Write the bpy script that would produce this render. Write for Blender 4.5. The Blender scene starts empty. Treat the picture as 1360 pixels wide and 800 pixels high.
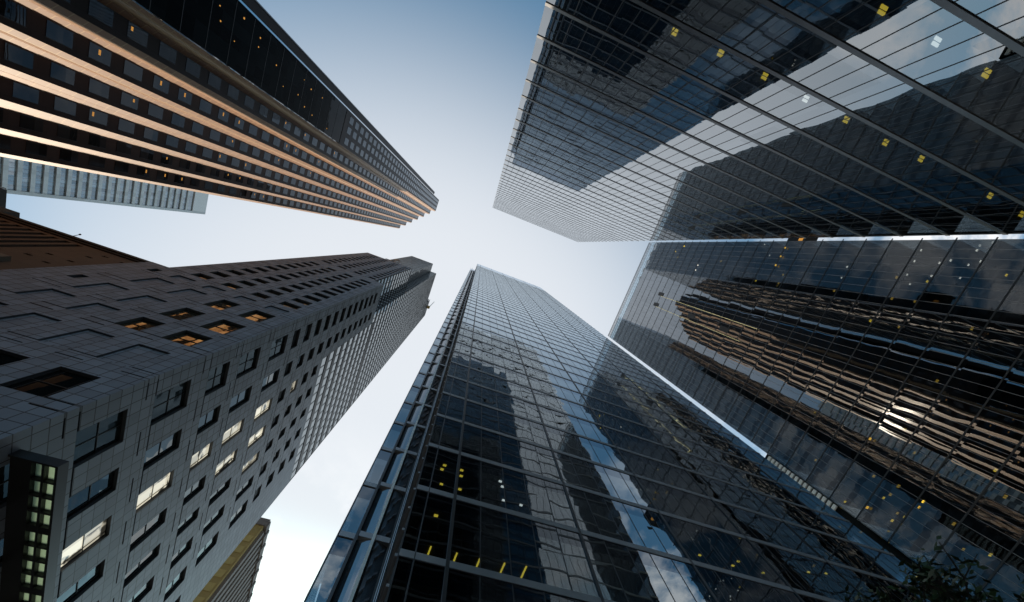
import bpy, bmesh, math, random
from mathutils import Matrix, Vector
random.seed(7)
C = bpy.context.scene.collection
EYE = 1.7                                   # height of the camera above the paving

# ------------------------------------------------------------------ helpers
class MB:
    """collects quads; build() links them as one mesh object"""
    def __init__(s): s.v, s.f, s.m = [], [], []
    def quad(s, a, b, c, d, m=0):
        n = len(s.v); s.v += [a, b, c, d]; s.f.append((n, n+1, n+2, n+3)); s.m.append(m)
    def poly(s, pts, m=0):
        n = len(s.v); s.v += list(pts); s.f.append(tuple(range(n, n+len(pts)))); s.m.append(m)
    def box(s, x0, x1, y0, y1, z0, z1, m=0):
        n = len(s.v)
        s.v += [(x0,y0,z0),(x1,y0,z0),(x1,y1,z0),(x0,y1,z0),(x0,y0,z1),(x1,y0,z1),(x1,y1,z1),(x0,y1,z1)]
        for f in ((3,2,1,0),(4,5,6,7),(0,1,5,4),(1,2,6,5),(2,3,7,6),(3,0,4,7)):
            s.f.append(tuple(n+i for i in f)); s.m.append(m)
    def prism(s, pts, z0, z1, m=0, caps=True):          # pts counter-clockwise seen from above
        n = len(pts)
        for i in range(n):
            a, b = pts[i], pts[(i+1) % n]
            s.quad((a[0],a[1],z0),(b[0],b[1],z0),(b[0],b[1],z1),(a[0],a[1],z1), m)
        if caps:
            s.poly([(p[0],p[1],z1) for p in pts], m); s.poly([(p[0],p[1],z0) for p in reversed(pts)], m)
    def tube(s, p, q, r0, r1, n=7, m=0):
        p, q = Vector(p), Vector(q); d = (q-p).normalized()
        a = d.orthogonal().normalized(); b = d.cross(a); k = len(s.v)
        for c, r in ((p, r0), (q, r1)):
            for i in range(n):
                t = 2*math.pi*i/n; s.v.append(tuple(c + a*math.cos(t)*r + b*math.sin(t)*r))
        for i in range(n):
            j = (i+1) % n; s.f.append((k+i, k+j, k+n+j, k+n+i)); s.m.append(m)
        s.f.append(tuple(k+n+i for i in range(n))); s.m.append(m)
        s.f.append(tuple(k+n-1-i for i in range(n))); s.m.append(m)
    def mesh(s, name, mats):
        me = bpy.data.meshes.new(name); me.from_pydata(s.v, [], s.f)
        for m in (mats if isinstance(mats, (list, tuple)) else [mats]): me.materials.append(m)
        me.polygons.foreach_set('material_index', s.m); me.update()
        return me
    def build(s, name, mats, parent=None, loc=(0,0,0)):
        return put(name, s.mesh(name, mats), parent, loc)

def put(name, me, parent=None, loc=(0,0,0)):
    o = bpy.data.objects.new(name, me); C.objects.link(o); o.location = loc
    if parent: o.parent = parent
    return o

def thing(name, label, cat, loc=(0,0,0), group=None):
    o = bpy.data.objects.new(name, None); C.objects.link(o); o.location = loc
    o['label'] = label; o['category'] = cat
    if group: o['group'] = group
    o.empty_display_size = 1
    return o

def wall_y(mb, Y, x0, x1, z0, z1, holes, depth, m=0, mr=1):
    """wall in the plane Y facing -Y with rectangular recesses (hx0,hx1,hz0,hz1) going +Y"""
    xs = sorted({x0, x1, *[h[0] for h in holes], *[h[1] for h in holes]}); zs = sorted({z0, z1, *[h[2] for h in holes], *[h[3] for h in holes]})
    xs = [x for x in xs if x0 <= x <= x1]; zs = [z for z in zs if z0 <= z <= z1]
    for a, b in zip(xs, xs[1:]):
        run = None
        for c, d in zip(zs, zs[1:]):
            mx, mz = (a+b)/2, (c+d)/2
            if any(h[0] < mx < h[1] and h[2] < mz < h[3] for h in holes):
                if run: mb.quad((a,Y,run[0]),(b,Y,run[0]),(b,Y,run[1]),(a,Y,run[1]), m); run = None
            else: run = (run[0], d) if run else (c, d)
        if run: mb.quad((a,Y,run[0]),(b,Y,run[0]),(b,Y,run[1]),(a,Y,run[1]), m)
    for a, b, c, d in holes:
        y = Y + depth
        mb.quad((a,Y,c),(a,Y,d),(a,y,d),(a,y,c), mr); mb.quad((b,Y,c),(b,y,c),(b,y,d),(b,Y,d), mr)
        mb.quad((a,Y,d),(b,Y,d),(b,y,d),(a,y,d), mr); mb.quad((a,Y,c),(a,y,c),(b,y,c),(b,Y,c), mr)

def wall_x(mb, X, y0, y1, z0, z1, holes, depth, m=0, mr=1):
    """wall in the plane X facing +X with recesses going -X (built by swapping axes)"""
    t = MB(); wall_y(t, 0, y0, y1, z0, z1, holes, depth, m, mr)
    k = len(mb.v); mb.v += [(X - y, x, z) for x, y, z in t.v]
    mb.f += [tuple(k+i for i in f) for f in t.f]; mb.m += t.m

# ------------------------------------------------------------------ materials
class NT:
    def __init__(s, name):
        s.mat = bpy.data.materials.new(name); s.mat.use_nodes = True
        s.t = s.mat.node_tree; s.t.nodes.clear()
        s.out = s.n('ShaderNodeOutputMaterial')
    def n(s, kind, **kw):
        o = s.t.nodes.new(kind)
        for k, v in kw.items(): setattr(o, k, v)
        return o
    def l(s, a, b): s.t.links.new(a, b)
    def math(s, op, a, b=None, c=None):
        o = s.n('ShaderNodeMath', operation=op)
        for i, v in enumerate((a, b, c)):
            if v is None: continue
            if isinstance(v, (int, float)): o.inputs[i].default_value = v
            else: s.l(v, o.inputs[i])
        return o.outputs[0]
    def vm(s, op, a, b=None, scale=None):
        o = s.n('ShaderNodeVectorMath', operation=op)
        for i, v in enumerate((a, b)):
            if v is None: continue
            if isinstance(v, tuple): o.inputs[i].default_value = v
            else: s.l(v, o.inputs[i])
        if scale is not None: o.inputs['Scale'].default_value = scale
        return o.outputs[0]
    def mix(s, f, a, b):
        o = s.n('ShaderNodeMix', data_type='RGBA')
        for i, v in ((0, f), (6, a), (7, b)):
            if isinstance(v, (int, float)): o.inputs[i].default_value = v
            elif isinstance(v, tuple): o.inputs[i].default_value = (*v, 1)
            else: s.l(v, o.inputs[i])
        return o.outputs[2]

def plain(name, col, rough=.5, metal=0, spec=.5, vary=.15, scale=1.5):
    """matt surface with a little world-space mottling"""
    t = NT(name); b = t.n('ShaderNodeBsdfPrincipled'); g = t.n('ShaderNodeNewGeometry')
    nz = t.n('ShaderNodeTexNoise'); nz.inputs['Scale'].default_value = scale; nz.inputs['Detail'].default_value = 4
    t.l(g.outputs['Position'], nz.inputs['Vector'])
    t.l(t.mix(nz.outputs[0], tuple(c*(1-vary*1.5) for c in col), tuple(min(1, c*(1+vary*1.5)) for c in col)), b.inputs['Base Color'])
    b.inputs['Roughness'].default_value = rough; b.inputs['Metallic'].default_value = metal
    b.inputs['Specular IOR Level'].default_value = spec
    t.l(b.outputs[0], t.out.inputs[0]); return t.mat

def emit(name, col, s):
    t = NT(name); e = t.n('ShaderNodeEmission'); e.inputs[0].default_value = (*col, 1); e.inputs[1].default_value = s
    t.l(e.outputs[0], t.out.inputs[0]); return t.mat

def wavy_normal(t, pane, tilt, wave, wscale):
    """each pane tilted a touch and bowed, as real glazing is; pane = (px,py,pz) with 0 = ignore that axis"""
    g = t.n('ShaderNodeNewGeometry'); P = g.outputs['Position']
    cell = t.vm('FLOOR', t.vm('MULTIPLY', P, tuple(1/p if p else 0 for p in pane)))
    wn = t.n('ShaderNodeTexWhiteNoise'); t.l(cell, wn.inputs['Vector'])
    a = t.vm('SCALE', t.vm('SUBTRACT', wn.outputs['Color'], (.5,.5,.5)), scale=tilt*2)
    off = t.vm('ADD', t.vm('MULTIPLY', P, wscale), t.vm('SCALE', wn.outputs['Color'], scale=9.0))
    nz = t.n('ShaderNodeTexNoise'); nz.inputs['Scale'].default_value = 1; nz.inputs['Detail'].default_value = 1.5
    t.l(off, nz.inputs['Vector'])
    b = t.vm('SCALE', t.vm('SUBTRACT', nz.outputs['Color'], (.5,.5,.5)), scale=wave*2)
    return t.vm('NORMALIZE', t.vm('ADD', g.outputs['Normal'], t.vm('ADD', a, b))), wn

def glass(name, f0, see, tint, pane, tilt, wave, wscale=(.5,.5,.5), rough=0.0):
    """coated curtain-wall glass: a mirror that strengthens towards grazing, dark room seen through it"""
    t = NT(name); N, wn = wavy_normal(t, pane, tilt, wave, wscale)
    ge = t.n('ShaderNodeNewGeometry')
    dp = t.n('ShaderNodeVectorMath', operation='DOT_PRODUCT'); t.l(N, dp.inputs[0]); t.l(ge.outputs['Incoming'], dp.inputs[1])
    fr = t.math('ADD', f0, t.math('MULTIPLY', 1-f0, t.math('POWER', t.math('SUBTRACT', 1, t.math('MINIMUM', t.math('ABSOLUTE', dp.outputs['Value']), 1)), 3.2)))
    tr = t.n('ShaderNodeBsdfTransparent'); tr.inputs[0].default_value = (*see, 1)
    gl = t.n('ShaderNodeBsdfGlossy'); gl.inputs['Roughness'].default_value = rough
    t.l(t.mix(wn.outputs['Value'], tuple(c*.9 for c in tint), tint), gl.inputs['Color'])
    t.l(N, gl.inputs['Normal'])
    mx = t.n('ShaderNodeMixShader'); t.l(fr, mx.inputs[0]); t.l(tr.outputs[0], mx.inputs[1]); t.l(gl.outputs[0], mx.inputs[2])
    t.l(mx.outputs[0], t.out.inputs[0]); return t.mat

def pane_mat(name, col, ior, pane, tilt, wave, wscale=(.7,.7,.7), tint=(1,1,1), rough=0.0, lit=None):  # lit: strength of the glow painted as a bright reflection
    """window glass in front of a dark or blinded room"""
    t = NT(name); N, wn = wavy_normal(t, pane, tilt, wave, wscale)
    fr = t.n('ShaderNodeFresnel'); fr.inputs[0].default_value = ior; t.l(N, fr.inputs['Normal'])
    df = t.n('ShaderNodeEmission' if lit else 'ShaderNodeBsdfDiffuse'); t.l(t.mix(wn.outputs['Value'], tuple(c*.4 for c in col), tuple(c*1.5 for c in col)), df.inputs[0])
    if lit:  # emission painted as a bright reflection, broken by noise into dark silhouettes
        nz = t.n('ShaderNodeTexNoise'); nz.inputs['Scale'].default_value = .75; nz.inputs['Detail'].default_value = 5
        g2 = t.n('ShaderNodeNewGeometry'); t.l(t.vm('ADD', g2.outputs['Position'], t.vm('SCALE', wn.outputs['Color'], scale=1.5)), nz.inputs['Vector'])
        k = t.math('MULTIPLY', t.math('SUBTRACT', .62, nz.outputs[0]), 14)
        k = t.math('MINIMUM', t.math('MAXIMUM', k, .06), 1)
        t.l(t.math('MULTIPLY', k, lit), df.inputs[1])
    gl = t.n('ShaderNodeBsdfGlossy'); gl.inputs['Color'].default_value = (*tint, 1); gl.inputs['Roughness'].default_value = rough
    t.l(N, gl.inputs['Normal'])
    mx = t.n('ShaderNodeMixShader'); t.l(fr.outputs[0], mx.inputs[0]); t.l(df.outputs[0], mx.inputs[1]); t.l(gl.outputs[0], mx.inputs[2])
    t.l(mx.outputs[0], t.out.inputs[0]); return t.mat

def stone(name, col, px, pz, joint, rough, spec=.5, jw=.03, off=(0,0,0), vary=.18, jcol=None, groove=None, coat=0):
    """cladding panels with joints on a px by pz grid; groove = (pitch, offset, width): a deep horizontal joint"""
    t = NT(name); g = t.n('ShaderNodeNewGeometry')
    P = t.vm('ADD', g.outputs['Position'], off)
    sp = t.n('ShaderNodeSeparateXYZ'); t.l(P, sp.inputs[0])
    sn = t.n('ShaderNodeSeparateXYZ'); t.l(g.outputs['True Normal'], sn.inputs[0])
    isx = t.math('GREATER_THAN', t.math('ABSOLUTE', sn.outputs[0]), .6)
    u = t.math('ADD', t.math('MULTIPLY', sp.outputs[1], isx), t.math('MULTIPLY', sp.outputs[0], t.math('SUBTRACT', 1, isx)))
    cu, cz = t.math('DIVIDE', u, px), t.math('DIVIDE', sp.outputs[2], pz)
    ju = t.math('LESS_THAN', t.math('FRACT', cu), jw/px); jz = t.math('LESS_THAN', t.math('FRACT', cz), jw/pz)
    j = t.math('MAXIMUM', ju, jz)
    cb = t.n('ShaderNodeCombineXYZ'); t.l(t.math('FLOOR', cu), cb.inputs[0]); t.l(t.math('FLOOR', cz), cb.inputs[1])
    wn = t.n('ShaderNodeTexWhiteNoise'); t.l(cb.outputs[0], wn.inputs['Vector'])
    nz = t.n('ShaderNodeTexNoise'); nz.inputs['Scale'].default_value = .35; nz.inputs['Detail'].default_value = 6
    t.l(g.outputs['Position'], nz.inputs['Vector'])
    sk = t.n('ShaderNodeTexNoise'); sk.inputs['Scale'].default_value = 1; sk.inputs['Detail'].default_value = 3     # rain streaks
    t.l(t.vm('MULTIPLY', g.outputs['Position'], (1.3,1.3,.07)), sk.inputs['Vector'])
    v = t.math('ADD', t.math('MULTIPLY', wn.outputs['Value'], .45), t.math('ADD', t.math('MULTIPLY', nz.outputs[0], .5), t.math('MULTIPLY', sk.outputs[0], .5)))
    base = t.mix(v, tuple(c*(1-vary*1.6) for c in col), tuple(c*(1+vary) for c in col))
    base = t.mix(t.math('MULTIPLY', j, joint), base, jcol or tuple(c*.15 for c in col))
    if groove:
        gp, go, gw = groove
        gz = t.math('LESS_THAN', t.math('FRACT', t.math('DIVIDE', t.math('SUBTRACT', sp.outputs[2], go), gp)), gw/gp)
        base = t.mix(gz, base, tuple(c*.08 for c in col))
    b = t.n('ShaderNodeBsdfPrincipled'); t.l(base, b.inputs['Base Color'])
    b.inputs['Roughness'].default_value = rough; b.inputs['Specular IOR Level'].default_value = spec
    b.inputs['Coat Weight'].default_value = coat; b.inputs['Coat Roughness'].default_value = .085
    t.l(b.outputs[0], t.out.inputs[0]); return t.mat

M = {}
M['ceil']   = plain('office_ceiling', (.06,.06,.06), .9, vary=.3, scale=.4)
M['core']   = plain('inner_core', (.03,.03,.032), .9)
M['dark']   = plain('dark_anodised_metal', (.03,.032,.035), .4, .6)
M['steel']  = plain('brushed_grey_metal', (.33,.33,.34), .38, .7)
M['silver'] = plain('pale_silver_metal', (.55,.55,.57), .35, .8)
M['mirror'] = plain('polished_steel_trim', (.8,.82,.85), .04, 1, vary=.02)
M['roof']   = plain('roof_gravel', (.25,.25,.25), .9)
M['paving'] = stone('granite_paving', (.22,.21,.20), .6, .6, .6, .7)
M['lampY']  = emit('yellow_office_lamp', (1, .66, .06), 1.3)
M['lampY2'] = emit('dim_yellow_office_lamp', (1, .60, .08), .55)
M['lampW']  = emit('white_office_lamp', (1, .93, .8), 1.6)
M['glassB'] = glass('glass_pale_blue', .27, (.30,.36,.40), (.93,.97,1), (3.57,0,4.205), .0012, .0045, (.30,.30,.55))
M['glassE'] = glass('glass_smoky', .20, (.28,.32,.34), (.92,.96,1), (0,1.21,4.2), .0032, .0045, (.14,.12,.26))
M['glassD'] = glass('glass_blue', .27, (.28,.36,.42), (.86,.95,1), (1.24,0,3.85), .003, .011, (.55,.55,.55))
M['spanD']  = glass('spandrel_glass_blue', .16, (.10,.14,.18), (.82,.91,1), (1.24,0,3.85), .003, .006, (.5,.5,.5))
M['glassS'] = glass('side_glass_blue', .2, (.3,.4,.5), (.75,.9,1), (0,1.24,3.85), .003, .008, (.5,.5,.5))
M['crown']  = glass('clear_screen_glass', .05, (.72,.80,.84), (.95,.98,1), (0,1.21,1.5), .002, .002)

# ------------------------------------------------------------------ ground
mb = MB(); mb.quad((-3000,-3000,0),(3000,-3000,0),(3000,3000,0),(-3000,3000,0))
o = mb.build('ground', M['paving']); o['kind'] = 'structure'

def copies(name, me, parent, zs, x=0, y=0):
    return [put(name, me, parent, (x, y, z)) for z in zs]

# ------------------------------------------------------------------ top right: pale glass tower, facade facing +Y
def tower_north():
    T = thing('glass_tower', 'pale glass tower with grey ledge at every floor, filling the upper right of the view', 'tower', (20,-16,0))
    inv = (-20, 16, 0)
    x0, x1, Y, F = -1.27, 40.3, -16.0, 4.205
    n = 44; z0 = 3.25
    def part(name, mb, mats): return mb.build(name, mats, T, inv)
    s = MB()
    s.quad((x0,Y,0),(x0,Y,F),(x1,Y,F),(x1,Y,0),0)
    s.quad((x0,Y-34,0),(x0,Y-34,F),(x0,Y,F),(x0,Y,0),0); s.quad((x1,Y,0),(x1,Y,F),(x1,Y-34,F),(x1,Y-34,0),0)
    s.box(x0+.15,x1-.15,Y-9,Y-.12,F-.5,F-.02,1)
    me = s.mesh('storey_glazing', [M['glassB'], M['ceil']])
    for k in range(-1, n-1): put('storey_glazing', me, T, (inv[0], inv[1], z0+F*k))
    l = MB(); l.box(x0-.02,x1+.02,Y+.004,Y+.05,-.17,.17); me = l.mesh('ledge', M['midgrey'])
    for k in range(0, n): put('ledge', me, T, (inv[0], inv[1], z0+F*k))
    v = MB(); v.box(-.03,.03,Y+.002,Y+.012,0,z0+F*(n-1)); me = v.mesh('mullion', M['dark'])
    k = 0; x = .74-1.19
    while x < x1-.3:
        put('mullion', me, T, (inv[0]+x, inv[1], 0)); x += 1.19
    c = MB(); c.box(x0+1.0,x1-1.0,Y-33,Y-9.05,0,z0+F*(n-1)-.6); part('core', c, M['core'])
    r = MB(); r.box(x0,x1,Y-34,Y-.1,z0+F*(n-1)+.01,z0+F*(n-1)+.4); part('roof', r, M['roof'])
    r = MB(); r.box(x1+.003,x1+.05,Y-.3,Y-.02,2,z0+F*(n-1)); part('corner_trim', r, M['silver'])
    # ceiling lamps: storey ceiling k, position along the facade and depth behind the glass
    for x, h, white in LAMPS_N:
        kk = math.floor((h+EYE-z0)/F)
        zc = z0+F*(kk+1)-.5; t = (zc-EYE)/h
        xx, d = x*t, Y*t
        b = MB(); w = .2
        b.box(xx-w,xx+w,d-w,d-.04,zc-.06,zc-.005); b.box(xx-w,xx+w,d+.04,d+w,zc-.06,zc-.005)
        part('ceiling_light', b, M['lampW' if white else 'lampY'])
    return T

# pixels of lamps in the photo were turned into places on the facades once, by hand:
LAMPS_N = [(13.5,20.0,0),(6.8,27.7,0),(10.0,27.5,0),(13.3,27.5,0),(16.6,27.6,1),(19.9,27.6,0),(23.5,27.8,0),(26.4,27.6,0),(33.0,27.7,0),(20.0,20.1,0),(36.5,27.9,0),(16.7,20.0,1)]

# ------------------------------------------------------------------ right: smoky glass tower across the court, facade facing -X
LAMPS_E = [(-17.8,62.4,1),(-15.9,62.3,1),(-19.2,52.6,1),(-20.8,52.6,1),(-19.1,49.4,1),(-19.5,48.3,1),(-19.0,46.1,1),(-17.3,46.1,1),(-20.9,46.2,1),(-19.5,45.1,1),(-17.2,52.5,1),(-15.9,51.4,1),(-17.3,49.4,1),(-18.0,41.9,0),(-16.7,53.7,0),(-16.5,49.5,0),(-9.9,53.7,0),(-9.8,49.5,0),(-11.3,41.8,0),(-13.6,49.5,0),(-13.6,52.6,0),(-13.6,62.3,0),(-20.9,78.4,0),(-19.1,78.4,0),(-17.2,78.5,0),(-19.2,81.7,1),(-15.4,75.2,0),(-13.6,75.2,0),(-13.5,81.9,0),(-17.2,97.8,0),(-17.4,120.9,0),(-19.2,123.9,0),(-21.0,120.1,0),(-15.6,107.5,1),(-14.2,107.5,1),(-21.6,85.0,1),(-4.3,41.8,0),(2.6,41.8,0),(2.7,32.6,0),(4.7,30.8,0),(9.7,41.8,0),(10.6,39.1,0),(9.7,32.7,0),(9.7,28.1,0),(11.5,30.9,0),(9.3,36.0,0),(10.1,36.0,0),(12.1,37.4,0),(12.0,36.6,0),(13.2,37.4,0),(12.9,36.5,0),(14.6,37.1,0),(13.6,40.4,0),(14.7,43.0,0),(12.1,49.6,0),(5.8,53.8,0),(5.6,44.7,0),(4.7,39.5,0),(9.2,38.9,0),(10.5,29.1,0),(11.4,39.5,0)]
def tower_east():
    X, y0, y1, F = 57.7, -22.3, 15.75, 4.2
    T = thing('glass_tower', 'smoky glass tower mirroring the sunlit granite tower, between two other glass towers', 'tower', (X,-3,0))
    iv = (-X, 3)
    z0 = 49.1+EYE-4.2*11; n = 33                       # 33 glazed storeys, then the open screen
    s = MB()
    s.quad((X,y0,0),(X,y0,F),(X,y1,F),(X,y1,0)); s.quad((X+30,y0,0),(X+30,y0,F),(X,y0,F),(X,y0,0)); s.quad((X,y1,0),(X,y1,F),(X+30,y1,F),(X+30,y1,0))
    s.box(X+.12,X+9,y0+.15,y1-.15,F-.5,F-.02,1)
    me = s.mesh('storey_glazing', [M['glassE'], M['ceil']])
    for k in range(-1, n): put('storey_glazing', me, T, (*iv, z0+F*k))
    l = MB(); l.box(X-.045,X-.003,y0-.25,y1+.02,-.085,.085); me = l.mesh('ledge', M['dark2'])
    for k in range(0, n+1): put('ledge', me, T, (*iv, z0+F*k))
    v = MB(); v.box(X-.014,X-.002,-.026,.026,0,z0+F*n); me = v.mesh('mullion', M['steel'])
    y = y0+.05
    while y < y1: put('mullion', me, T, (iv[0], iv[1]+y, 0)); y += 1.21
    zt = z0+F*n; ztop = 145.3+EYE
    c = MB(); c.box(X+9.05,X+29,y0+1,y1-1,0,zt-.6); c.build('core', M['core'], T, (*iv,0))
    r = MB(); r.box(X+.3,X+30,y0+.2,y1-.2,zt+.02,zt+.3); r.build('roof', M['roof'], T, (*iv,0))
    # open glass screen round the roof
    g = MB(); g.box(X,X+.04,y0,y1,zt+.25,ztop); g.box(X+.06,X+26,y0,y0+.04,zt+.25,ztop); g.build('roof_screen', M['crown'], T, (*iv,0))
    p = MB()
    y = y0
    while y < y1:
        p.box(X+.06,X+.2,y-.04,y+.04,zt+.3,ztop); y += 1.21
    for k, z in enumerate((zt+1.9, zt+3.6, zt+4.6, zt+5.6, zt+6.4, ztop-.1)): p.box(X+.07,X+.19,y0,y1,z-.05-.02*k,z+.05+.02*k)
    p.build('screen_frame', M['dark2'], T, (*iv,0))
    w = MB()
    for i in range(5):
        yy = -22+i*1.0*3.1
        w.box(X+.25,X+.6,yy,yy+1.4,ztop-2.6,ztop-2.2)
    w.build('roof_rail', M['ochre'], T, (*iv,0))
    for y, h, white in LAMPS_E:
        kk = math.floor((h+EYE-z0)/F); zc = z0+F*(kk+1)-.5; t = (zc-EYE)/h
        b = MB(); w = (.17 if not white else .11)*(.8+.4*((h*3.7) % 1))
        b.box(X*t-w,X*t+w,y*t-w,y*t-.03,zc-.06,zc-.005); b.box(X*t-w,X*t+w,y*t+.03,y*t+w,zc-.06,zc-.005); b.build('ceiling_light', M['lampW' if white else ('lampY2' if int(abs(y)*10) % 3 else 'lampY')], T, (*iv,0))
    b = MB(); b.box(X+.1,X+2.5,-24.2,y0-.02,74.5,79); b.build('corner_box', M['black'], T, (*iv,EYE))
    b = MB(); b.box(X+.02,X+.09,-22.9,y0-.1,75,76); b.build('corner_lamp', M['lampO'], T, (*iv,EYE))
    # two open vents high on the facade, a rope hanging from each, and two lower vents
    for y, z, a in ((-5.9,118.8,1.3),(-2.4,118.9,1.3),(-2.6,97.2,1.1),(-2.2,82.2,1.2)):
        b = MB(); b.box(X-.05,X+.03,y,y+1.15,z,z+3.6); b.build('open_vent', M['black'], T, (iv[0],iv[1],EYE))
    for y, za, zb in ((-4.75,119.5,74),(-1.25,119.5,77)):
        b = MB(); b.tube((X-.35,y,za),(X-.35,y+.9,zb),.05,.05,5); b.build('hanging_rope', M['rope'], T, (iv[0],iv[1],EYE))

# ------------------------------------------------------------------ bottom centre: blue glass tower with a set-back corner strip, facade facing -Y
LAMPS_D = [(1.8,14.0,0),(1.8,18.4,0),(1.7,17.4,0),(1.8,16.2,0),(2.7,18.5,0),(2.7,17.3,0),(2.7,16.2,0),(15.9,16.3,0),(17.9,16.2,0),(18.6,16.7,0),(19.9,16.3,0),(25.9,18.0,0),(24.2,17.6,0),(4.8,18.6,1),(4.9,17.4,1),(4.9,16.3,1),(5.8,16.3,1)]
BARS_D = [(1.8,12.2),(2.8,12.2),(3.7,12.2),(4.7,12.3),(5.6,12.4)]
def tower_south():
    Y, Y2, xa, xb, x1, F = 10.87, 14.22, -1.9, .78, 37.8, 3.85
    T = thing('glass_tower', 'blue glass tower with a narrow set-back strip along its left corner', 'tower', (18,Y,0))
    iv = (-18, -Y)
    z0 = 15.5+EYE-3.85*4; n = 53; zt = 219.6+EYE
    H = [z0+F*k for k in range(n)]
    s = MB(); v = 2.75
    for (a, b, m) in ((0, v, 0), (v, F, 1)):
        s.quad((xb,Y,a),(x1,Y,a),(x1,Y,b),(xb,Y,b),m)
        s.quad((x1,Y,a),(x1,Y+34,a),(x1,Y+34,b),(x1,Y,b),m)
    s.box(xb+.12,x1-.12,Y+.12,Y+9,v+.1,F-.03,2)
    me = s.mesh('storey_glazing', [M['glassD'], M['spanD'], M['ceil']])
    for z in H: put('storey_glazing', me, T, (*iv, z))
    s = MB(); v = 2.6
    for (a, b, m) in ((0, v, 0), (v, F, 1)):
        s.quad((xa,Y2,a),(-1.12,Y2,a),(-1.12,Y2,b),(xa,Y2,b),m)
        # bowed bay between the two mullions
        pts = [(-1.06+(1.5)*i/10, Y2-.25*math.sin(math.pi*i/10)) for i in range(11)]
        for p, q in zip(pts, pts[1:]): s.quad((p[0],p[1],a),(q[0],q[1],a),(q[0],q[1],b),(p[0],p[1],b),3)
        s.quad((.44,Y2,a),(xb,Y2,a),(xb,Y2,b),(.44,Y2,b),m)
        s.quad((xa,Y2+30,a),(xa,Y2,a),(xa,Y2,b),(xa,Y2+30,b),4)
    s.box(xa+.1,xb,Y2+.12,Y2+6,v+.1,F-.03,2)
    me = s.mesh('corner_glazing', [M['glassD'], M['spanD'], M['ceil'], M['glassBow'], M['glassS']])
    for z in H: put('corner_glazing', me, T, (*iv, z))
    l = MB(); l.box(xb-.03,x1+.03,Y-.04,Y-.003,-.17,.15); me = l.mesh('ledge', M['silver2'])
    for z in H: put('ledge', me, T, (*iv, z))
    l = MB(); l.box(xa-.01,xb-.1,Y2-.06,Y2-.003,-.2,.12); l.box(-1.0,.40,Y2-.29,Y2-.06,-.2,.12); me = l.mesh('corner_ledge', M['steel'])
    for z in H: put('corner_ledge', me, T, (*iv, z))
    def mull(name, x, y, w, d, mat, z1=zt):
        b = MB(); b.box(x-w,x+w,y-d,y-.002,0,z1); b.build(name, M[mat], T, (*iv,0))
    k, x = 0, 2.5
    while x < x1-.2:
        mull('mullion', x, Y, .07 if k % 5 == 0 else .02, .05 if k % 5 == 0 else .012, 'dark2'); x += 1.24; k += 1
    mull('mullion', 1.3, Y, .022, .05, 'dark2')
    mull('corner_mullion', -1.09, Y2, .06, .2, 'dark2'); mull('corner_mullion', .43, Y2, .035, .12, 'dark2')
    for xx, yy in ((.50, .10), (.57, .16), (.69, .08)):  # thin rods added to stand in for the strip's upright highlights
        b = MB(); b.tube((xx,Y2-yy,1),(xx,Y2-yy,zt-8),.022,.022,6); b.build('highlight_rod', M['silver'], T, (*iv,0))
    mull('corner_mullion', .62, Y2, .02, .06, 'dark2'); mull('corner_mullion', xa+.02, Y2, .03, .06, 'dark2')
    b = MB(); b.box(-.40,-.27,Y2-.48,Y2-.27,2,zt-14); b.build('corner_fin', M['white'], T, (*iv,0))
    # dark flank of the notch with its ladder of bars
    b = MB(); b.box(xb-.06,xb,Y+.02,Y2-.02,0,zt); b.build('notch_flank', M['dark2'], T, (*iv,0))
    b = MB()
    z = 3
    while z < zt-1:
        b.box(xb-.16,xb-.064,Y+.1,Y2-.1,z,z+.12); z += 3.85/3
    b.build('flank_bars', M['steel'], T, (*iv,0))
    c = MB(); c.box(xb+1,x1-1,Y+9.05,Y+33,0,zt-1); c.build('core', M['core'], T, (*iv,0))
    c = MB(); c.prism([(xb-.1,Y2),(x1,Y),(x1,Y+34),(xb-.1,Y+34)],zt-4.2,zt-4); c.build('roof', M['roof'], T, (*iv,0))
    zz = H[-1]+F
    s = MB(); s.box(xb,x1,Y,Y+.1,zz+.01,zt); s.box(x1-.1,x1,Y+.12,Y+34,zz+.01,zt); s.build('parapet', M['spanD'], T, (*iv,0))
    s = MB(); s.box(xa,xb-.08,Y2,Y2+.1,zz+.01,zt-6); s.build('corner_parapet', M['spanD'], T, (*iv,0))
    for x, h, white in LAMPS_D:
        kk = math.floor((h+EYE-z0)/F); zc = z0+F*kk+2.85; t = (zc-EYE)/h
        if t < 1.015: t = 1.03
        b = MB(); w = .085
        b.box(x*t-w,x*t+w,Y*t-w*.6,Y*t+w*.6,zc-.05,zc-.004); b.build('ceiling_light', M['lampW' if white else 'lampY'], T, (*iv,0))
    for x, h in BARS_D:
        kk = math.floor((h+EYE-z0)/F); zc = z0+F*kk+2.85; t = max(1.03,(zc-EYE)/h)
        b = MB(); b.box(x*t-.035,x*t+.035,Y*t-.1,Y*t+.95,zc-.05,zc-.004); b.build('strip_light', M['lampY'], T, (*iv,0))

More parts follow.
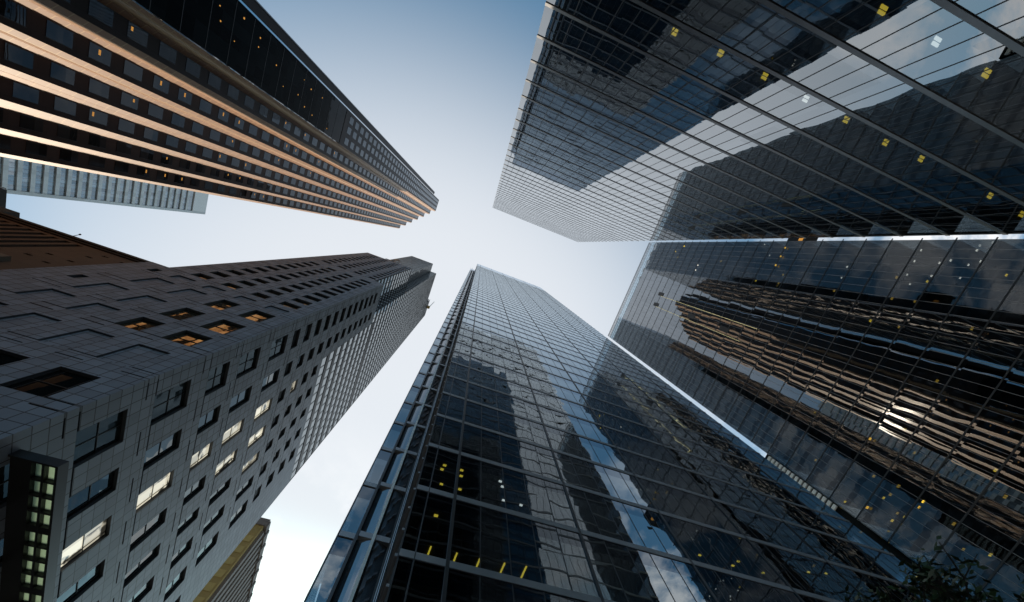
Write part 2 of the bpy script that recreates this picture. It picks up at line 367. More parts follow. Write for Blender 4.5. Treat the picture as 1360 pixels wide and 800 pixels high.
# ------------------------------------------------------------------ top left: red granite tower with a saw-tooth corner
def tower_west():
    T = thing('granite_tower', 'tall dark red granite tower with a saw-tooth corner of sunlit copper-coloured stripes', 'tower', (-60,0,0))
    iv = (60, 0)
    H = 290+EYE; P = 3.27; F = 4.11; zb = 46.12+EYE
    prof = []                                   # plan of the saw-tooth, from tooth 0 to the last
    prof.append((-37.9,-16.72)); prof.append((-37.9,-9.2-.0))
    for k in range(1, 7):
        xe = -37.9-P*(k-1); ye = -4.8+P*(k-3)+2.14 if k > 1 else -9.2
        xs = xe-P; ys = -4.8+P*(k-2)
        c = .52
        prof += [(xe-c, ye+c), (xs+c, ys-c), (xs, ys)]
        prof.append((xs, ys+2.14))
    tip = prof[-1]
    body = prof + [(tip[0]-.5, tip[1]+.5), (-105, tip[1]+.5), (-105,-22), (-60.5,-22), (-60.5,-18.2), (-44,-18.0), (-38.1,-16.9)]
    # stone mass: all sides, without the lower part of tooth 0 (that is smoked glass below 98 m)
    s = MB()
    n = len(body)
    for i in range(n):
        a, b = body[i], body[(i+1) % n]
        za = 101+EYE if i == 0 else 0
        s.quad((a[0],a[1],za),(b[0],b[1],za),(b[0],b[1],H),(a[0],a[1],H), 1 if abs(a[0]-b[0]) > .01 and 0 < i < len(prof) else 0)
    s.poly([(p[0],p[1],H) for p in body], 0)
    # soffit where the stone of tooth 0 begins
    s.quad((-37.9,-16.7,101+EYE),(-39.2,-16.7,101+EYE),(-39.2,-9.2,101+EYE),(-37.9,-9.2,101+EYE),0)
    s.build('wall', [M['granite_red'], M['granite_stripe']], T, (*iv,0))
    b = MB(); b.box(-39.1,-37.97,-16.68,-9.3,0,100.98+EYE); b.build('smoked_glazing', M['paneDark'], T, (*iv,0))
    b = MB(); b.box(-37.985,-37.94,-16.6,-9.35,0,.1); me = b.mesh('glazing_bar', M['black'])
    for z in range(6, 100, 4): put('glazing_bar', me, T, (*iv, z))
    for y, z in ((-15.9,62),(-15.4,66),(-14.9,57.5),(-14.2,66),(-13.5,58),(-12.6,61),(-13.9,71),(-11.9,74),(-12.4,79),(-15.2,80),(-14.8,83),(-15.0,88),(-11.4,82),(-11.0,85.5),(-10.6,93)):
        b = MB(); w = .1+.12*((y*7.3) % 1); b.box(-37.985,-37.94,y*.985,y*.985+w,z,z+w*1.2); b.build('room_light', M['lampO'], T, (*iv,EYE))
    # windows
    wm = MB(); wm.box(-.06,.03,0,1.42,0,2.44,0)
    wm.box(-.05,.05,-.06,-.005,-.06,2.5,1); wm.box(-.05,.05,1.425,1.48,-.06,2.5,1)
    me = wm.mesh('window', [M['paneA'], M['black']])
    cand = []
    for k in range(1, 7):
        xs = -37.9-P*k; ys = -4.8+P*(k-2)+.1
        for i in range(-3, 59): cand.append((xs, ys, zb+F*i))
    for j, yy in enumerate((-15.95,-13.75,-11.3)):
        for i in range(14, 59): cand.append((-37.9, yy, zb+F*i))
    cand = [c for c in cand if c[2] > 34 and c[2]+3 < H]
    cand.sort(key=lambda c: c[2]-EYE)
    rest = MB()
    for i, (x, y, z) in enumerate(cand):
        if i < 99:
            put('window', me, T, (iv[0]+x, y, z))
        else:
            n0 = len(rest.v)
            v0 = [v.co for v in me.vertices]
            rest.v += [(c.x+x, c.y+y, c.z+z) for c in v0]
            for p in me.polygons: rest.f.append(tuple(n0+q for q in p.vertices)); rest.m.append(p.material_index)
    o = rest.build('window', [M['paneA'], M['black']], T, (*iv,0)); o['kind'] = 'stuff'
    # lamp reflections inside some windows: small warm ceiling grilles
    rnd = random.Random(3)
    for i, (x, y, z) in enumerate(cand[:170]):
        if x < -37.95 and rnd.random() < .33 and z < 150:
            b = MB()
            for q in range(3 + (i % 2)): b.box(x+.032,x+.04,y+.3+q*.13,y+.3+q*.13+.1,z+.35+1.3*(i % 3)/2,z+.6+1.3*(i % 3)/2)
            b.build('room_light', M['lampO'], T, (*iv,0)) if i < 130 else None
    b = MB(); b.prism([(-37.86,-16.74),(-37.92,-16.71),(-38.5,-17.21),(-38.46,-17.25)][::-1],2,283+EYE); b.build('corner_trim', M['mirror'], T, (*iv,0))
    b = MB(); b.box(-37.96,-37.88,-9.26,-9.14,2,99+EYE); b.build('edge_trim', M['wavysteel'], T, (*iv,0))
    b = MB(); b.box(-60,-42.0,-20.44,-18.93,0,289+EYE); b.build('side_bay', M['granite_red'], T, (*iv,0))
    b = MB(); b.box(-42.06,-41.9,-20.52,-20.36,0,289+EYE); b.build('corner_trim', M['steel'], T, (*iv,0))

# ------------------------------------------------------------------ lower left: grey granite office block with a glass tower above
S = 1.45
def office():
    T = thing('office_building', 'grey granite office building with punched windows and a barred glass tower above it', 'building', (-26,24,0))
    iv = (26, -24)
    def bl(name, mb, mats): return mb.build(name, mats, T, (*iv, EYE))
    BRIGHT_REFL = {(1,2),(2,2),(3,2),(4,2),(4,3),(5,2),(5,3),(5,4),(7,2)}  # row, column of panes whose bright cloud reflection is painted as emission
    rows = [(10.9,13.0),(14.62,16.85),(18.3,20.7),(22.08,24.0),(25.05,27.45),(28.95,31.4),(32.45,33.65)]+[(34.75+2.27*i, 36.0+2.27*i) for i in range(25)]
    cf = [(-21.85,-20.55),(-19.5,-18.25),(-17.1,-15.85),(-14.75,-13.22)]
    holes, wins = [], []
    for r, (a, b) in enumerate(rows):
        if b > 91 or a < 60.9 < b: continue
        for c, (x0, x1) in enumerate(cf):
            if b > 60.5 and c == 3: x0, x1 = -14.8, -13.7
            h = (x0*S, x1*S, a*S, b*S); holes.append(h)
            lit = (r in (3,4) and c >= 2) or (r == 5 and c >= 2) or (r == 1 and c >= 2) or r >= 7 or (r == 0)
            wins.append(('f', h, lit, r, c))
    extra = [(-23.35,-22.9,26.4,27.4),(-21.8,-20.6,0,0),(-23.35,-22.9,32.35,33.4)]
    holes += [tuple(v*S for v in extra[0]), tuple(v*S for v in extra[2])]
    XL, XT, XR = -23.4*S, -13.42*S, -12.05*S; Yf = 10.8*S
    w = MB()
    gv = lambda cols, lo, hi, rr: [(u0, u1, z, z+.11) for a, b in rr for z in (a*S, (a-.56)*S) for u0, u1 in zip([lo]+[c[1]*S for c in cols], [c[0]*S for c in cols]+[hi])]
    low = [h for h in holes if h[3] < 60.5*S]; high = [h for h in holes if h[3] >= 60.5*S]
    r_low = [q for q in rows if q[1] < 60]; r_high = [q for q in rows if 62 < q[1] < 91]
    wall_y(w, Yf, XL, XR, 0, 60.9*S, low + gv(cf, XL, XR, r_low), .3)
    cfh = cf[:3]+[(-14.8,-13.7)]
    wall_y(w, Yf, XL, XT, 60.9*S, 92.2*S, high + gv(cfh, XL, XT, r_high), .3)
    # ... the part of those recesses left of the step
    rc = [(11.88,13.55),(14.88,16.12),(17.52,18.68),(20.1,21.2),(22.65,23.6),(25.1,26.2),(27.65,28.95),(30.3,31.4)]
    hr = []
    for r, (a, b) in enumerate(rows):
        for c, (y0, y1) in enumerate(rc):
            if c >= 2 and b > 41: continue
            if b > 60.5: continue
            if c == 7 and r > 3: continue
            h = (y0*S, y1*S, a*S, b*S); hr.append(h); wins.append(('r', h, True, r, c))
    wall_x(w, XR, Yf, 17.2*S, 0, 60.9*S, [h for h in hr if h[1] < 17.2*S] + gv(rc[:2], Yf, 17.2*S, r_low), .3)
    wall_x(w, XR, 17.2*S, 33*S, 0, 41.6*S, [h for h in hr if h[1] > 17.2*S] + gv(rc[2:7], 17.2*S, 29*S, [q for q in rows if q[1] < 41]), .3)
    w.quad((XL,Yf,0),(XL,Yf,92.2*S),(XL,40*S,92.2*S),(XL,40*S,0))
    w.quad((XL,Yf,92.2*S),(XT,Yf,92.2*S),(XT,12.6*S,92.2*S),(XL,12.6*S,92.2*S))
    w.quad((XT,Yf,60.9*S),(XR,Yf,60.9*S),(XR,17.2*S,60.9*S),(XT,17.2*S,60.9*S))
    w.quad((XT,17.2*S,41.6*S),(XR,17.2*S,41.6*S),(XR,33*S,41.6*S),(XT,33*S,41.6*S))
    w.quad((XR,33*S,0),(XL,33*S,0),(XL,33*S,41.6*S),(XR,33*S,41.6*S))
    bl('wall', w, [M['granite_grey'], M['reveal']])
    # low shoulder at the left
    w = MB(); w.box(-24.75*S,XL-.01,Yf+.02,30*S,0,34.75*S); bl('shoulder', w, M['granite_grey'])
    # windows: frame with its pane; blind recesses are filled with stone
    wins.sort(key=lambda q: q[1][2]+ (0 if q[0] == 'r' else 4))
    count = 0; rest = MB()
    for side, (a, b, c, d), lit, r, cc in wins:
        if not lit:
            blind = MB(); blind.quad((a,Yf+.16,c),(b,Yf+.16,c),(b,Yf+.16,d),(a,Yf+.16,d)); bl('blind_panel', blind, M['granite_grey']); continue
        dark = side == 'r' and r == 6
        f, g = MB(), MB()
        t = .04
        def bar(mb, u0, u1, z0, z1, m=0):
            if side == 'f': mb.box(u0,u1,Yf+.215,Yf+.25,z0,z1,m)
            else: mb.box(XR-.25,XR-.215,u0,u1,z0,z1,m)
        if d-c < 2.2:
            segs = [(a,a+t,c,d),(b-t,b,c,d),(a+t,b-t,c,c+t),(a+t,b-t,d-t,d)]
            if side == 'r': segs.append((a+t,b-t,(c+d)/2-.02,(c+d)/2+.02))
        else:
            mid, zq = (a+b)/2, (c+d)/2
            segs = [(a,a+t,c,d),(b-t,b,c,d),(a+t,b-t,c,c+t),(a+t,b-t,d-t,d),(a+t,b-t,zq-.025,zq+.025)]
            for u in ([mid] if b-a > 2.2 and side == 'r' else [a+(b-a)*.17, b-(b-a)*.17]):
                segs += [(u-.018,u+.018,c+t,zq-.026),(u-.018,u+.018,zq+.026,d-t)]
        tgt = f if count < 99 else rest
        for q in segs: bar(tgt, *q)
        pm = g if count < 99 else rest
        mi = 0 if count < 99 else 1
        if side == 'f': pm.quad((a+.01,Yf+.26,c),(b-.01,Yf+.26,c),(b-.01,Yf+.26,d),(a+.01,Yf+.26,d),mi)
        else: pm.quad((XR-.26,a+.01,c),(XR-.26,b-.01,c),(XR-.26,b-.01,d),(XR-.26,a+.01,d),mi)
        if count < 99:
            fo = bl('window', f, M['black'])
            go = g.build('pane', M['black' if dark else 'paneRefl' if side == 'r' and (r, cc) in BRIGHT_REFL else ('paneU' if r >= 7 else 'paneC') if side == 'r' else 'paneDark' if r < 2 else 'paneF'], fo)
        count += 1
    if rest.f:
        o = bl('window', rest, [M['black'], M['paneC']]); o['kind'] = 'stuff'
    k = MB()
    for h in (extra[0], extra[2]): k.quad((h[0]*S,Yf+.28,h[2]*S),(h[1]*S,Yf+.28,h[2]*S),(h[1]*S,Yf+.28,h[3]*S),(h[0]*S,Yf+.28,h[3]*S))
    bl('vent_opening', k, M['black'])
    # barred glass volumes above
    F = 2.27*S
    def tower(poly, za, zb):
        s = MB(); pts = [(x*S, y*S) for x, y in poly]
        for p, q in zip(pts, pts[1:]):
            s.quad((p[0],p[1],0),(q[0],q[1],0),(q[0],q[1],F*.62),(p[0],p[1],F*.62),0)
            d = Vector((q[0]-p[0], q[1]-p[1])).normalized(); nx, ny = d.y*.075, -d.x*.075
            s.prism([(p[0]+nx,p[1]+ny),(q[0]+nx,q[1]+ny),(q[0]-nx,q[1]-ny),(p[0]-nx,p[1]-ny)],F*.62,F-.003,1)
            L = math.hypot(q[0]-p[0], q[1]-p[1]); m = max(1, int(L/1.55))
            for i in range(m+1):
                c = (p[0]+d.x*L*i/m, p[1]+d.y*L*i/m)
                s.prism([(c[0]-d.x*.05+nx*.6,c[1]-d.y*.05+ny*.6),(c[0]+d.x*.05+nx*.6,c[1]+d.y*.05+ny*.6),(c[0]+d.x*.05,c[1]+d.y*.05),(c[0]-d.x*.05,c[1]-d.y*.05)],0.002,F*.62-.002,1,False)
        me = s.mesh('glass_storey', [M['glassC'], M['bar']])
        z = za
        while z < zb*S-.5:
            put('glass_storey', me, T, (*iv, EYE+z)); z += F
        return z
    tower([(-13.36,10.9),(-13.36,15.4)], 60.95*S, 91)
    z1 = tower([(-21.8,12.6),(-14.2,12.6),(-14.2,15.4),(-12.1,15.4),(-12.1,26.5)], 60.95*S, 143)
    tower([(-12.1,17.25),(-12.1,33),(-20,33)], 41.65*S, 60.8)
    z2 = tower([(-12.1,26.5),(-12.1,33),(-20,33)], 60.95*S, 150)
    z3 = tower([(-30,16.6),(-21.9,16.6)], 41.65*S, 143)
    c = MB()
    c.prism([(x*S,y*S) for x,y in ((-21.6,12.9),(-14.5,12.9),(-14.5,15.7),(-12.5,15.7),(-12.5,26.5),(-21.6,26.5))],61*S,z1)
    c.prism([(x*S,y*S) for x,y in ((-29.8,16.9),(-21.61,16.9),(-21.61,32.6),(-29.8,32.6))],35*S,z3)
    c.prism([(x*S,y*S) for x,y in ((-21.6,17.5),(-12.5,17.5),(-12.5,32.6),(-21.6,32.6))],41.6*S,60.99*S)
    c.prism([(x*S,y*S) for x,y in ((-21.6,26.51),(-12.5,26.51),(-12.5,32.6),(-21.6,32.6))],61*S,z2)
    bl('core', c, M['core'])
    # roof crane arm poking out at the far corner
    k = MB(); k.box(-12.04*S,-11.1*S,28.6*S,29.5*S,148.6*S,150.2*S); bl('roof_crane', k, M['ochre'])
    k = MB(); k.tube((-11.3*S,28.9*S,150.1*S),(-10.4*S,27.0*S,153*S),.22,.16,6); bl('crane_arm', k, M['white'])
    # glazed entrance canopy
    z0, z1 = 12.36*S, 12.72*S; xa, xb = XR+.01, -10.6*S; ya, yb = 11.5*S, 24*S
    k = MB()
    k.box(xa,xb,ya,ya+.1,z0,z1); k.box(xb-.12,xb,ya+.1,yb,z0,z1); k.box(xa,xa+.75,ya+.1,yb,z0+.1,z1-.05)
    cx = [(-11.43*S,-11.13*S),(-11.05*S,xb-.13)]
    y = ya+.28; i = 0
    panes = []
    k.box(xa+.75,cx[0][0],ya+.1,yb,z0+.1,z1-.05); k.box(cx[0][1],cx[1][0],ya+.1,yb,z0+.1,z1-.1)
    while y < yb-.9:
        th = .4 if i % 4 == 3 else .11
        k.box(cx[0][0]+.001,cx[0][1]-.001,y+.8,y+.8+th,z0+.12,z1-.12); k.box(cx[1][0]+.001,cx[1][1]-.001,y+.8,y+.8+th,z0+.12,z1-.12)
        panes += [(cx[0],y),(cx[1],y)]
        y += .8+th; i += 1
    co = bl('canopy', k, M['dark'])
    for (a, b), y in panes:
        g = MB(); g.box(a,b,y,y+.798,z1-.2,z1-.17); g.build('roof_pane', M['frosted'], co)

# ------------------------------------------------------------------ far left: brown stone building, its roof plant, pale slab behind, ochre tower at the foot
def brown():
    T = thing('stone_building', 'low brown stone building with deep upright fins under its cornice, at the left edge', 'building', (-50,16.6,0))
    iv = (50,-16.6); Y = 16.6
    slots = []
    x = -42.9-1.0
    while x > -72:
        slots.append((x-.02, x+.66, 8, 50.55)); x -= 1.23
    holes = sorted(slots)
    wins = [(-41.57,40.94),(-41.28,42.97),(-41.24,44.92),(-40.07,47.75),(-40.01,49.64),(-39.17,42.43),(-39.2,44.81),(-38.03,49.48)]
    w = MB()
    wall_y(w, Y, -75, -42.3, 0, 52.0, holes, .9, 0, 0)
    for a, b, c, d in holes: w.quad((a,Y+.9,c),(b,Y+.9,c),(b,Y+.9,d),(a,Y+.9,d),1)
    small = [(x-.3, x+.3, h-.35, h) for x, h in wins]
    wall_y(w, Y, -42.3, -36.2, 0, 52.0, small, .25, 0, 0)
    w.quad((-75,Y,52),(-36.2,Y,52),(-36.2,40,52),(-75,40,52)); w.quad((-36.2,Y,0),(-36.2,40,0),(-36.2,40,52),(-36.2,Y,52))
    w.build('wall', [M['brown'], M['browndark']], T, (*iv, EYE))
    for a, b, c, d in small:
        g = MB(); g.quad((a,Y+.24,c),(b,Y+.24,c),(b,Y+.24,d),(a,Y+.24,d)); g.build('window', M['paneSky'], T, (*iv, EYE))
    g = MB(); g.box(-75,-36.25,Y-.32,Y-.003,51.6,52.25); g.box(-75,-36.25,Y-.16,Y-.004,51.2,51.59); g.build('cornice', M['browndark'], T, (*iv, EYE))
    g = MB(); g.box(-75,-42.35,Y-.9,Y-.003,40.2,41.2); g.build('string_course', M['brown'], T, (*iv, EYE))
    g = MB(); g.box(-75,-39.8,Y-.45,Y-.004,4,39.9); g.build('lower_panel', M['brownpale'], T, (*iv, EYE))
    g = MB(); g.tube((-46.5,16.9,51.5),(-47.1,16.55,54.4),.05,.035,5); g.tube((-47.1,16.55,54.4),(-47.13,16.53,54.55),.1,.1,6); g.build('mast', M['dark'], T, (*iv, EYE))
    T = thing('rooftop_plant', 'dark plant box with a railing on the roof of the brown stone building', 'plant room', (-70,20,52+EYE))
    iv = (70,-20)
    g = MB(); g.box(-82,-64.9,16.65,25,0.3,12); g.build('housing', M['plantdark'], T, (*iv, 0))
    g = MB(); g.box(-82,-57.2,17.4,19.0,.3,6); g.build('duct', M['plantdark'], T, (*iv, 0))
    g = MB()
    for y in (16.8,18.2,19.6): g.tube((-66.3,y,12),(-66.3,y,13.2),.05,.05,5)
    for x in (-68,-70): g.tube((x,16.8,12),(x,16.8,13.2),.05,.05,5)
    for z in (12.6,13.2): g.tube((-66.3,16.8,z),(-66.3,19.6,z),.05,.05,5); g.tube((-66.3,16.8,z),(-70,16.8,z),.05,.05,5)
    g.build('railing', M['steel'], T, (*iv, 0))

def slab():
    T = thing('office_tower', 'pale office tower with white floor bands, half hidden behind the saw-tooth granite tower', 'tower', (-154,23,0))
    iv = (154,-23); X, y0, y1, F = -154, 3, 40.6, 4.14
    z0 = 151.2+EYE-F*30
    g = MB(); g.box(X-30,X-.5,y0,y1-1.2,0,238+EYE); g.build('glazing', M['glassG'], T, (*iv,0))
    b = MB(); b.box(X-.45,X,y0,y1-1.25,-.75,.75); me = b.mesh('floor_band', M['bandwhite'])
    b2 = MB()
    for k in range(0, 51):
        put('floor_band', me, T, (*iv, z0+F*k))
    m = MB(); y = y0+.5
    while y < y1-1.6: m.box(X-.48,X-.40,y-.05,y+.05,40,236); y += 1.5
    m.build('mullions', M['steel'], T, (*iv,0))
    b = MB(); b.box(X-30,X+.05,y1-1.2,y1,0,249+EYE); b.build('end_wall', M['bandwhite'], T, (*iv,0))
    b = MB(); b.box(X-30,X+.02,y0,y1-1.21,238.5+EYE,249+EYE); b.build('crown', M['crownwhite'], T, (*iv,0))

def ochre():
    T = thing('stone_tower', 'ochre stone tower with grey upright piers, past the grey granite office building', 'tower', (-45,120,0))
    iv = (45,-120); X, Y = -37.6, 112.
    w = MB(); w.box(X-30,X-.6,Y,Y+60,0,118); w.build('wall', M['ochrewall'], T, (*iv, EYE))
    p = MB(); p.box(X-.6,X+.35,0,1.5,0,116); me = p.mesh('pier', M['pier'])
    y = Y+1.2
    while y < Y+58: put('pier', me, T, (iv[0], iv[1]+y, EYE)); y += 3.1
    p = MB(); p.box(X-30,X+.1,Y-.35,Y-.003,117,120); p.box(X-.598,X+.5,Y,Y+60,117,119.6)
    for i in range(10): p.box(X-.4,X+.9,Y+3+i*5.6,Y+4.2+i*5.6,115.5,119)
    p.build('cornice', M['pier'], T, (*iv, EYE))
    q = MB(); q.box(X-3.4,X-1.2,Y-.12,Y-.004,-2.6,0); me = q.mesh('wall_panel', M['ochrepanel'])
    for i in range(22):
        for dx in (0, -3.2): put('wall_panel', me, T, (iv[0]+dx, iv[1], EYE+112-i*4.6))

def links():
    T = thing('louvre_screen', 'narrow pale louvre screen between the blue and the smoky glass towers', 'screen', (57,16.4,0))
    g = MB(); g.box(57.2,57.6,15.66,17.6,0,57); g.build('backing', M['paneDark'], T, (-57,-16.4,EYE))
    g = MB(); g.box(56.95,57.19,15.68,17.5,0,.5); me = g.mesh('slat', M['white']); z = 43
    while z < 56.4: put('slat', me, T, (-57,-16.4,EYE+z)); z += .85

def tree(x, y, h, r, seed, label):
    rnd = random.Random(seed)
    T = thing('street_tree', label, 'tree', (x,y,0), 'street trees by the camera')
    t = MB(); t.tube((0,0,0),(.05,.03,h*.45),.16,.11,9)
    tips = []
    def grow(p, d, L, rad, lev):
        q = p + d*L; t.tube(p, q, rad, rad*.6, 6 if lev < 2 else 4)
        if lev >= 3: tips.append((p, q)); return
        if lev >= 2: tips.append((p, q))
        for i in range(4 if lev < 2 else 3):
            nd = (d + Vector((rnd.uniform(-1,1), rnd.uniform(-1,1), rnd.uniform(-.25,.7)))*.85).normalized()
            grow(q, nd, L*rnd.uniform(.6,.85), rad*.55, lev+1)
    for i in range(5):
        a = i*1.257+rnd.random(); grow(Vector((.05,.03,h*.43)), Vector((math.cos(a)*.7, math.sin(a)*.7, .8)).normalized(), r*.62, .07, 0)
    t.build('trunk', M['bark'], T)
    l = MB()
    for p, q in tips:
        for i in range(11):
            c = p.lerp(q, rnd.uniform(.1,1.15)) + Vector((rnd.gauss(0,.12), rnd.gauss(0,.12), rnd.gauss(0,.10)))
            a = Vector((rnd.uniform(-1,1), rnd.uniform(-1,1), rnd.uniform(-.5,.5))).normalized(); b = a.orthogonal().normalized(); b.rotate(Matrix.Rotation(rnd.uniform(-.9,.9), 3, a))
            s = rnd.uniform(.05,.085)
            l.quad(tuple(c-a*s*1.25), tuple(c-b*s*.62), tuple(c+a*s*1.25), tuple(c+b*s*.62), rnd.randrange(2))
    l.build('crown', [M['leaf'], M['leaf2']], T)

M['midgrey'] = plain('grey_anodised_metal', (.17,.172,.178), .36, .6)
M['dark2']  = plain('dark_bronze_metal', (.08,.083,.088), .38, .7)
M['silver2']= plain('grey_ledge_metal', (.30,.31,.33), .4, .5)
M['white']  = plain('white_enamel', (.8,.8,.8), .35)
M['black']  = plain('black_metal', (.012,.012,.013), .5)
M['ochre']  = plain('ochre_paint', (.45,.30,.10), .6)
M['rope']   = plain('pale_rope', (.75,.68,.35), .7)
M['bark']   = plain('bark', (.06,.045,.035), .9)
M['leaf']   = plain('leaf_green', (.05,.08,.025), .5); M['leaf2'] = plain('leaf_deep_green', (.035,.06,.02), .5)
M['glassBow'] = pane_mat('bowed_dark_glass', (.02,.025,.03), 3.6, (0,0,3.85), .004, .02, (.9,.9,.7), (.95,.97,1), .1)
M['glassDk'] = pane_mat('dark_link_glass', (.02,.025,.03), 2.2, (0,1.2,2.0), .004, .006)
M['paneDark'] = pane_mat('smoked_glass', (.006,.008,.009), 1.12, (0,1.45,4.0), .004, .004)
M['paneA']  = pane_mat('tower_window', (.022,.028,.037), 1.42, (0,1.635,4.11), .006, .004, (.5,.5,.5), (.85,.93,1))
M['paneC']  = pane_mat('office_window', (.012,.018,.02), 1.75, (1.0,1.0,1.8), .012, .03, (.55,.55,.55), (.9,.98,1))
M['paneF']  = pane_mat('front_window', (.012,.014,.014), 9.0, (1.0,1.0,1.8), .012, .03, (.55,.55,.55), (1,.86,.58))
M['paneU']  = pane_mat('upper_window', (.015,.02,.022), 3.4, (1.0,1.0,1.8), .02, .03, (.55,.55,.55), (.9,.98,1))
M['paneRefl']= pane_mat('office_window_painted_reflection', (1,.93,.72), 1.75, (1.3,1.3,1.75), .012, .03, (.55,.55,.55), (.9,.98,1), 0.0, .62)  # glow painted on for reflected bright clouds, no lamp behind
M['wavysteel'] = pane_mat('bright_trim', (.1,.1,.1), 3.5, (.3,.3,1.1), .15, .15)
M['paneSky']= pane_mat('small_window', (.3,.33,.36), 2.4, (.6,.6,.6), .01, .01)
M['glassC'] = pane_mat('barred_glass', (.03,.04,.045), 3.6, (1.55,1.55,3.3), .012, .012, (.5,.5,.5), (.9,.97,1))
M['glassG'] = pane_mat('slab_glass', (.22,.28,.33), 2.9, (0,1.5,4.14), .01, .004)
M['bar']    = plain('bronze_bar', (.03,.031,.033), .5, .2)
M['granite_grey'] = stone('grey_granite', (.165,.19,.232), .585*S, .565*S, 1.0, .5, .35, .055, (0,0,-EYE-.02), .3)
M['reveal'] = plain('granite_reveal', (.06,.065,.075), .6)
M['granite_red'] = stone('red_granite_wall', (.026,.018,.017), 1.1, 1.37, .5, .5, .18, .03)
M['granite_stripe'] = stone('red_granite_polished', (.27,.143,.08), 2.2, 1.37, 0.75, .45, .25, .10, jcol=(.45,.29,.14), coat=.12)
M['brown']  = stone('brown_stone', (.085,.052,.036), 1.9, 1.45, .7, .7)
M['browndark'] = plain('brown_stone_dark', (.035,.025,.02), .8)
M['brownpale'] = stone('tan_stone', (.15,.115,.085), 1.9, 1.45, .4, .7)
M['plantdark'] = plain('plant_cladding', (.05,.055,.06), .6)
M['bandwhite'] = stone('white_band', (.50,.53,.55), 1.5, 30, .4, .5)
M['crownwhite'] = plain('white_crown', (.66,.68,.7), .5)
M['ochrewall'] = plain('ochre_stone', (.36,.26,.09), .8, scale=.25); M['ochrepanel'] = plain('ochre_panel', (.46,.35,.12), .7, scale=.6)
M['pier']   = plain('grey_stone_pier', (.19,.17,.16), .8, scale=.5)
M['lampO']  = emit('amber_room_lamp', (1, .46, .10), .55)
t = NT('frosted_green_glass'); a = t.n('ShaderNodeBsdfTranslucent'); a.inputs[0].default_value = (.50,.60,.50,1)
b_ = t.n('ShaderNodeBsdfDiffuse'); b_.inputs[0].default_value = (.3,.4,.32,1); m_ = t.n('ShaderNodeMixShader'); m_.inputs[0].default_value = .2
t.l(a.outputs[0], m_.inputs[1]); t.l(b_.outputs[0], m_.inputs[2]); t.l(m_.outputs[0], t.out.inputs[0]); M['frosted'] = t.mat

tower_north(); tower_east(); tower_south(); tower_west(); office(); brown(); slab(); ochre(); links()
tree(10.4, 4.1, 11.5, 1.65, 4, 'small dark-leaved street tree, the left one of two at the lower right corner')
tree(14.7, 4.2, 12.2, 1.95, 9, 'larger dark-leaved street tree in the lower right corner')

# ------------------------------------------------------------------ sky, sun, camera
SUN = Vector((-.05, 1.33, 1.0)).normalized()
W = bpy.data.worlds.new('World'); bpy.context.scene.world = W; W.use_nodes = True
nt = W.node_tree; nt.nodes.clear()
def wn(k, **kw):
    o = nt.nodes.new(k)
    for a, b in kw.items(): setattr(o, a, b)
    return o
def wm(op, a, b=None, c=None, clamp=False):
    o = wn('ShaderNodeMath', operation=op, use_clamp=clamp)
    for i, v in enumerate((a, b, c)):
        if v is None: continue
        if isinstance(v, (int, float)): o.inputs[i].default_value = v
        else: nt.links.new(v, o.inputs[i])
    return o.outputs[0]
out = wn('ShaderNodeOutputWorld'); bg = wn('ShaderNodeBackground'); nt.links.new(bg.outputs[0], out.inputs[0])
sky = wn('ShaderNodeTexSky', sky_type='NISHITA', sun_disc=False)
sky.sun_elevation = math.asin(SUN.z); sky.sun_rotation = math.atan2(SUN.x, SUN.y)
sky.air_density = 1.0; sky.dust_density = 2.2; sky.ozone_density = 1.6; sky.altitude = 80
tc = wn('ShaderNodeTexCoord'); D = tc.outputs['Generated']
sx = wn('ShaderNodeSeparateXYZ'); nt.links.new(D, sx.inputs[0])
# cloud layer at constant height: direction / z
zc = wm('MAXIMUM', sx.outputs[2], .08)
cb = wn('ShaderNodeCombineXYZ'); nt.links.new(wm('DIVIDE', sx.outputs[0], zc), cb.inputs[0]); nt.links.new(wm('DIVIDE', sx.outputs[1], zc), cb.inputs[1])
cb.inputs[2].default_value = 12.9
n1 = wn('ShaderNodeTexNoise'); n1.inputs['Scale'].default_value = 3.2; n1.inputs['Detail'].default_value = 8; n1.inputs['Roughness'].default_value = .58; n1.inputs['Distortion'].default_value = .25
nt.links.new(cb.outputs[0], n1.inputs['Vector'])
# more cloud low towards the sun, almost none overhead
low = wm('SUBTRACT', wm('SQRT', wm('ADD', wm('POWER', wm('DIVIDE', sx.outputs[0], zc), 2), wm('POWER', wm('DIVIDE', sx.outputs[1], zc), 2))), .55)
cov = wm('MULTIPLY', wm('MULTIPLY', low, 1.6, clamp=True), wm('MULTIPLY', wm('ADD', sx.outputs[0], .45), 3.0, clamp=True))
cl = wm('MULTIPLY', wm('SUBTRACT', n1.outputs[0], .48), 9.0, clamp=True)
cl = wm('MULTIPLY', cl, wm('MINIMUM', wm('MAXIMUM', cov, 0), 1))
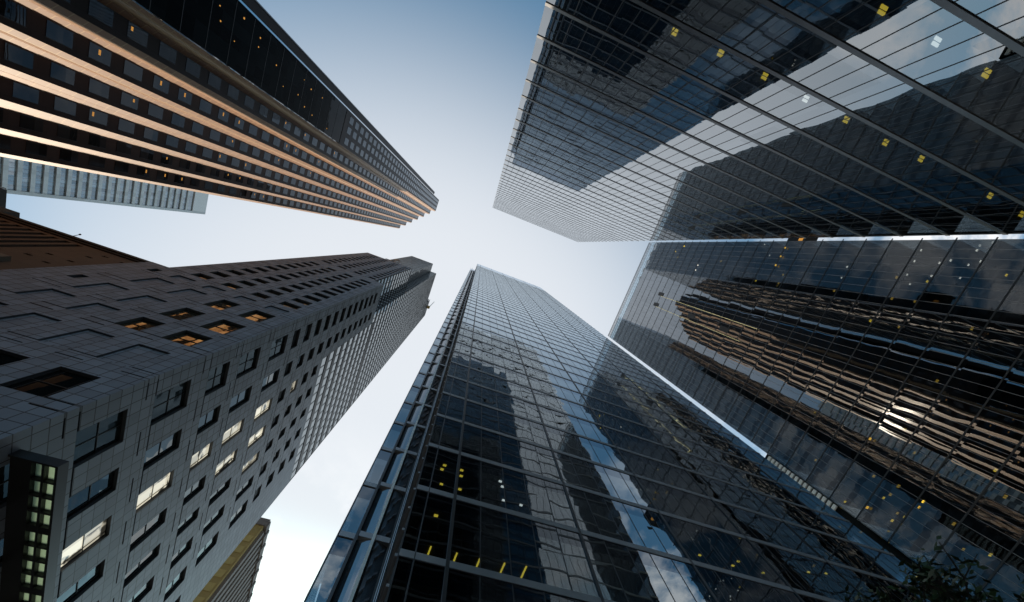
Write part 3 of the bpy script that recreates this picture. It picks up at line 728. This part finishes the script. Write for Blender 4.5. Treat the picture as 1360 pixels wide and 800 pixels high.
# bright veil of haze overhead and on the sun's side
dt = wn('ShaderNodeVectorMath', operation='DOT_PRODUCT'); nt.links.new(D, dt.inputs[0]); dt.inputs[1].default_value = Vector((-.06,.42,.88)).normalized()
mr = wn('ShaderNodeMapRange', interpolation_type='SMOOTHSTEP'); nt.links.new(dt.outputs['Value'], mr.inputs[0])
mr.inputs[1].default_value = .55; mr.inputs[2].default_value = .95
mz = wn('ShaderNodeMapRange', interpolation_type='SMOOTHSTEP'); nt.links.new(sx.outputs[2], mz.inputs[0])
mz.inputs[1].default_value = .54; mz.inputs[2].default_value = .76          # thinner veil low down, where the blue and the clouds show
veil = wm('MULTIPLY', wm('MULTIPLY', mr.outputs[0], .97), wm('ADD', .2, wm('MULTIPLY', mz.outputs[0], .8)))
tint = wn('ShaderNodeMix', data_type='RGBA', blend_type='MULTIPLY'); tint.inputs[0].default_value = 1; nt.links.new(sky.outputs[0], tint.inputs[6]); tint.inputs[7].default_value = (.90,1.42,1.36,1)
mx = wn('ShaderNodeMix', data_type='RGBA'); nt.links.new(veil, mx.inputs[0]); nt.links.new(tint.outputs[2], mx.inputs[6]); mx.inputs[7].default_value = (5.65,5.9,6.25,1)
mx2 = wn('ShaderNodeMix', data_type='RGBA'); nt.links.new(cl, mx2.inputs[0]); nt.links.new(mx.outputs[2], mx2.inputs[6]); mx2.inputs[7].default_value = (7.3,7.35,7.45,1)
nt.links.new(mx2.outputs[2], bg.inputs[0]); bg.inputs[1].default_value = .13

sd = bpy.data.lights.new('sun', 'SUN'); sd.energy = 5.0; sd.angle = math.radians(.5); sd.color = (1, .86, .68)
so = bpy.data.objects.new('sun', sd); C.objects.link(so); so.rotation_euler = SUN.to_track_quat('Z', 'Y').to_euler()

R = ((0.93350719,-0.35143377,-0.07112402),(0.32216198,0.90916026,-0.26389254),(0.15740388,0.22343213,0.96192624))
cd = bpy.data.cameras.new('camera'); cam = bpy.data.objects.new('camera', cd); C.objects.link(cam)
right, down, fwd = (Vector(r).normalized() for r in R)
m = Matrix((right, -down, -fwd)).transposed().to_4x4(); m.translation = (0, 0, EYE); cam.matrix_world = m
cd.sensor_width = 36; cd.lens = 520.37/1360*36; cd.shift_y = 66.86/1360; cd.clip_start = .1; cd.clip_end = 8000
sc = bpy.context.scene; sc.camera = cam
sc.render.engine = 'CYCLES'
sc.view_settings.view_transform = 'Standard'; sc.view_settings.look = 'None'; sc.view_settings.exposure = .15; sc.view_settings.gamma = 1; sc.view_settings.use_curve_mapping = False
cy = sc.cycles
cy.max_bounces = 14; cy.glossy_bounces = 8; cy.transparent_max_bounces = 16; cy.diffuse_bounces = 4; cy.transmission_bounces = 6
cy.use_denoising = True; cy.caustics_reflective = True; cy.caustics_refractive = False; cy.sample_clamp_indirect = 4; cy.sample_clamp_direct = 0
try: cy.denoiser = 'OPENIMAGEDENOISE'; cy.denoising_input_passes = 'RGB_ALBEDO_NORMAL'
except Exception: pass
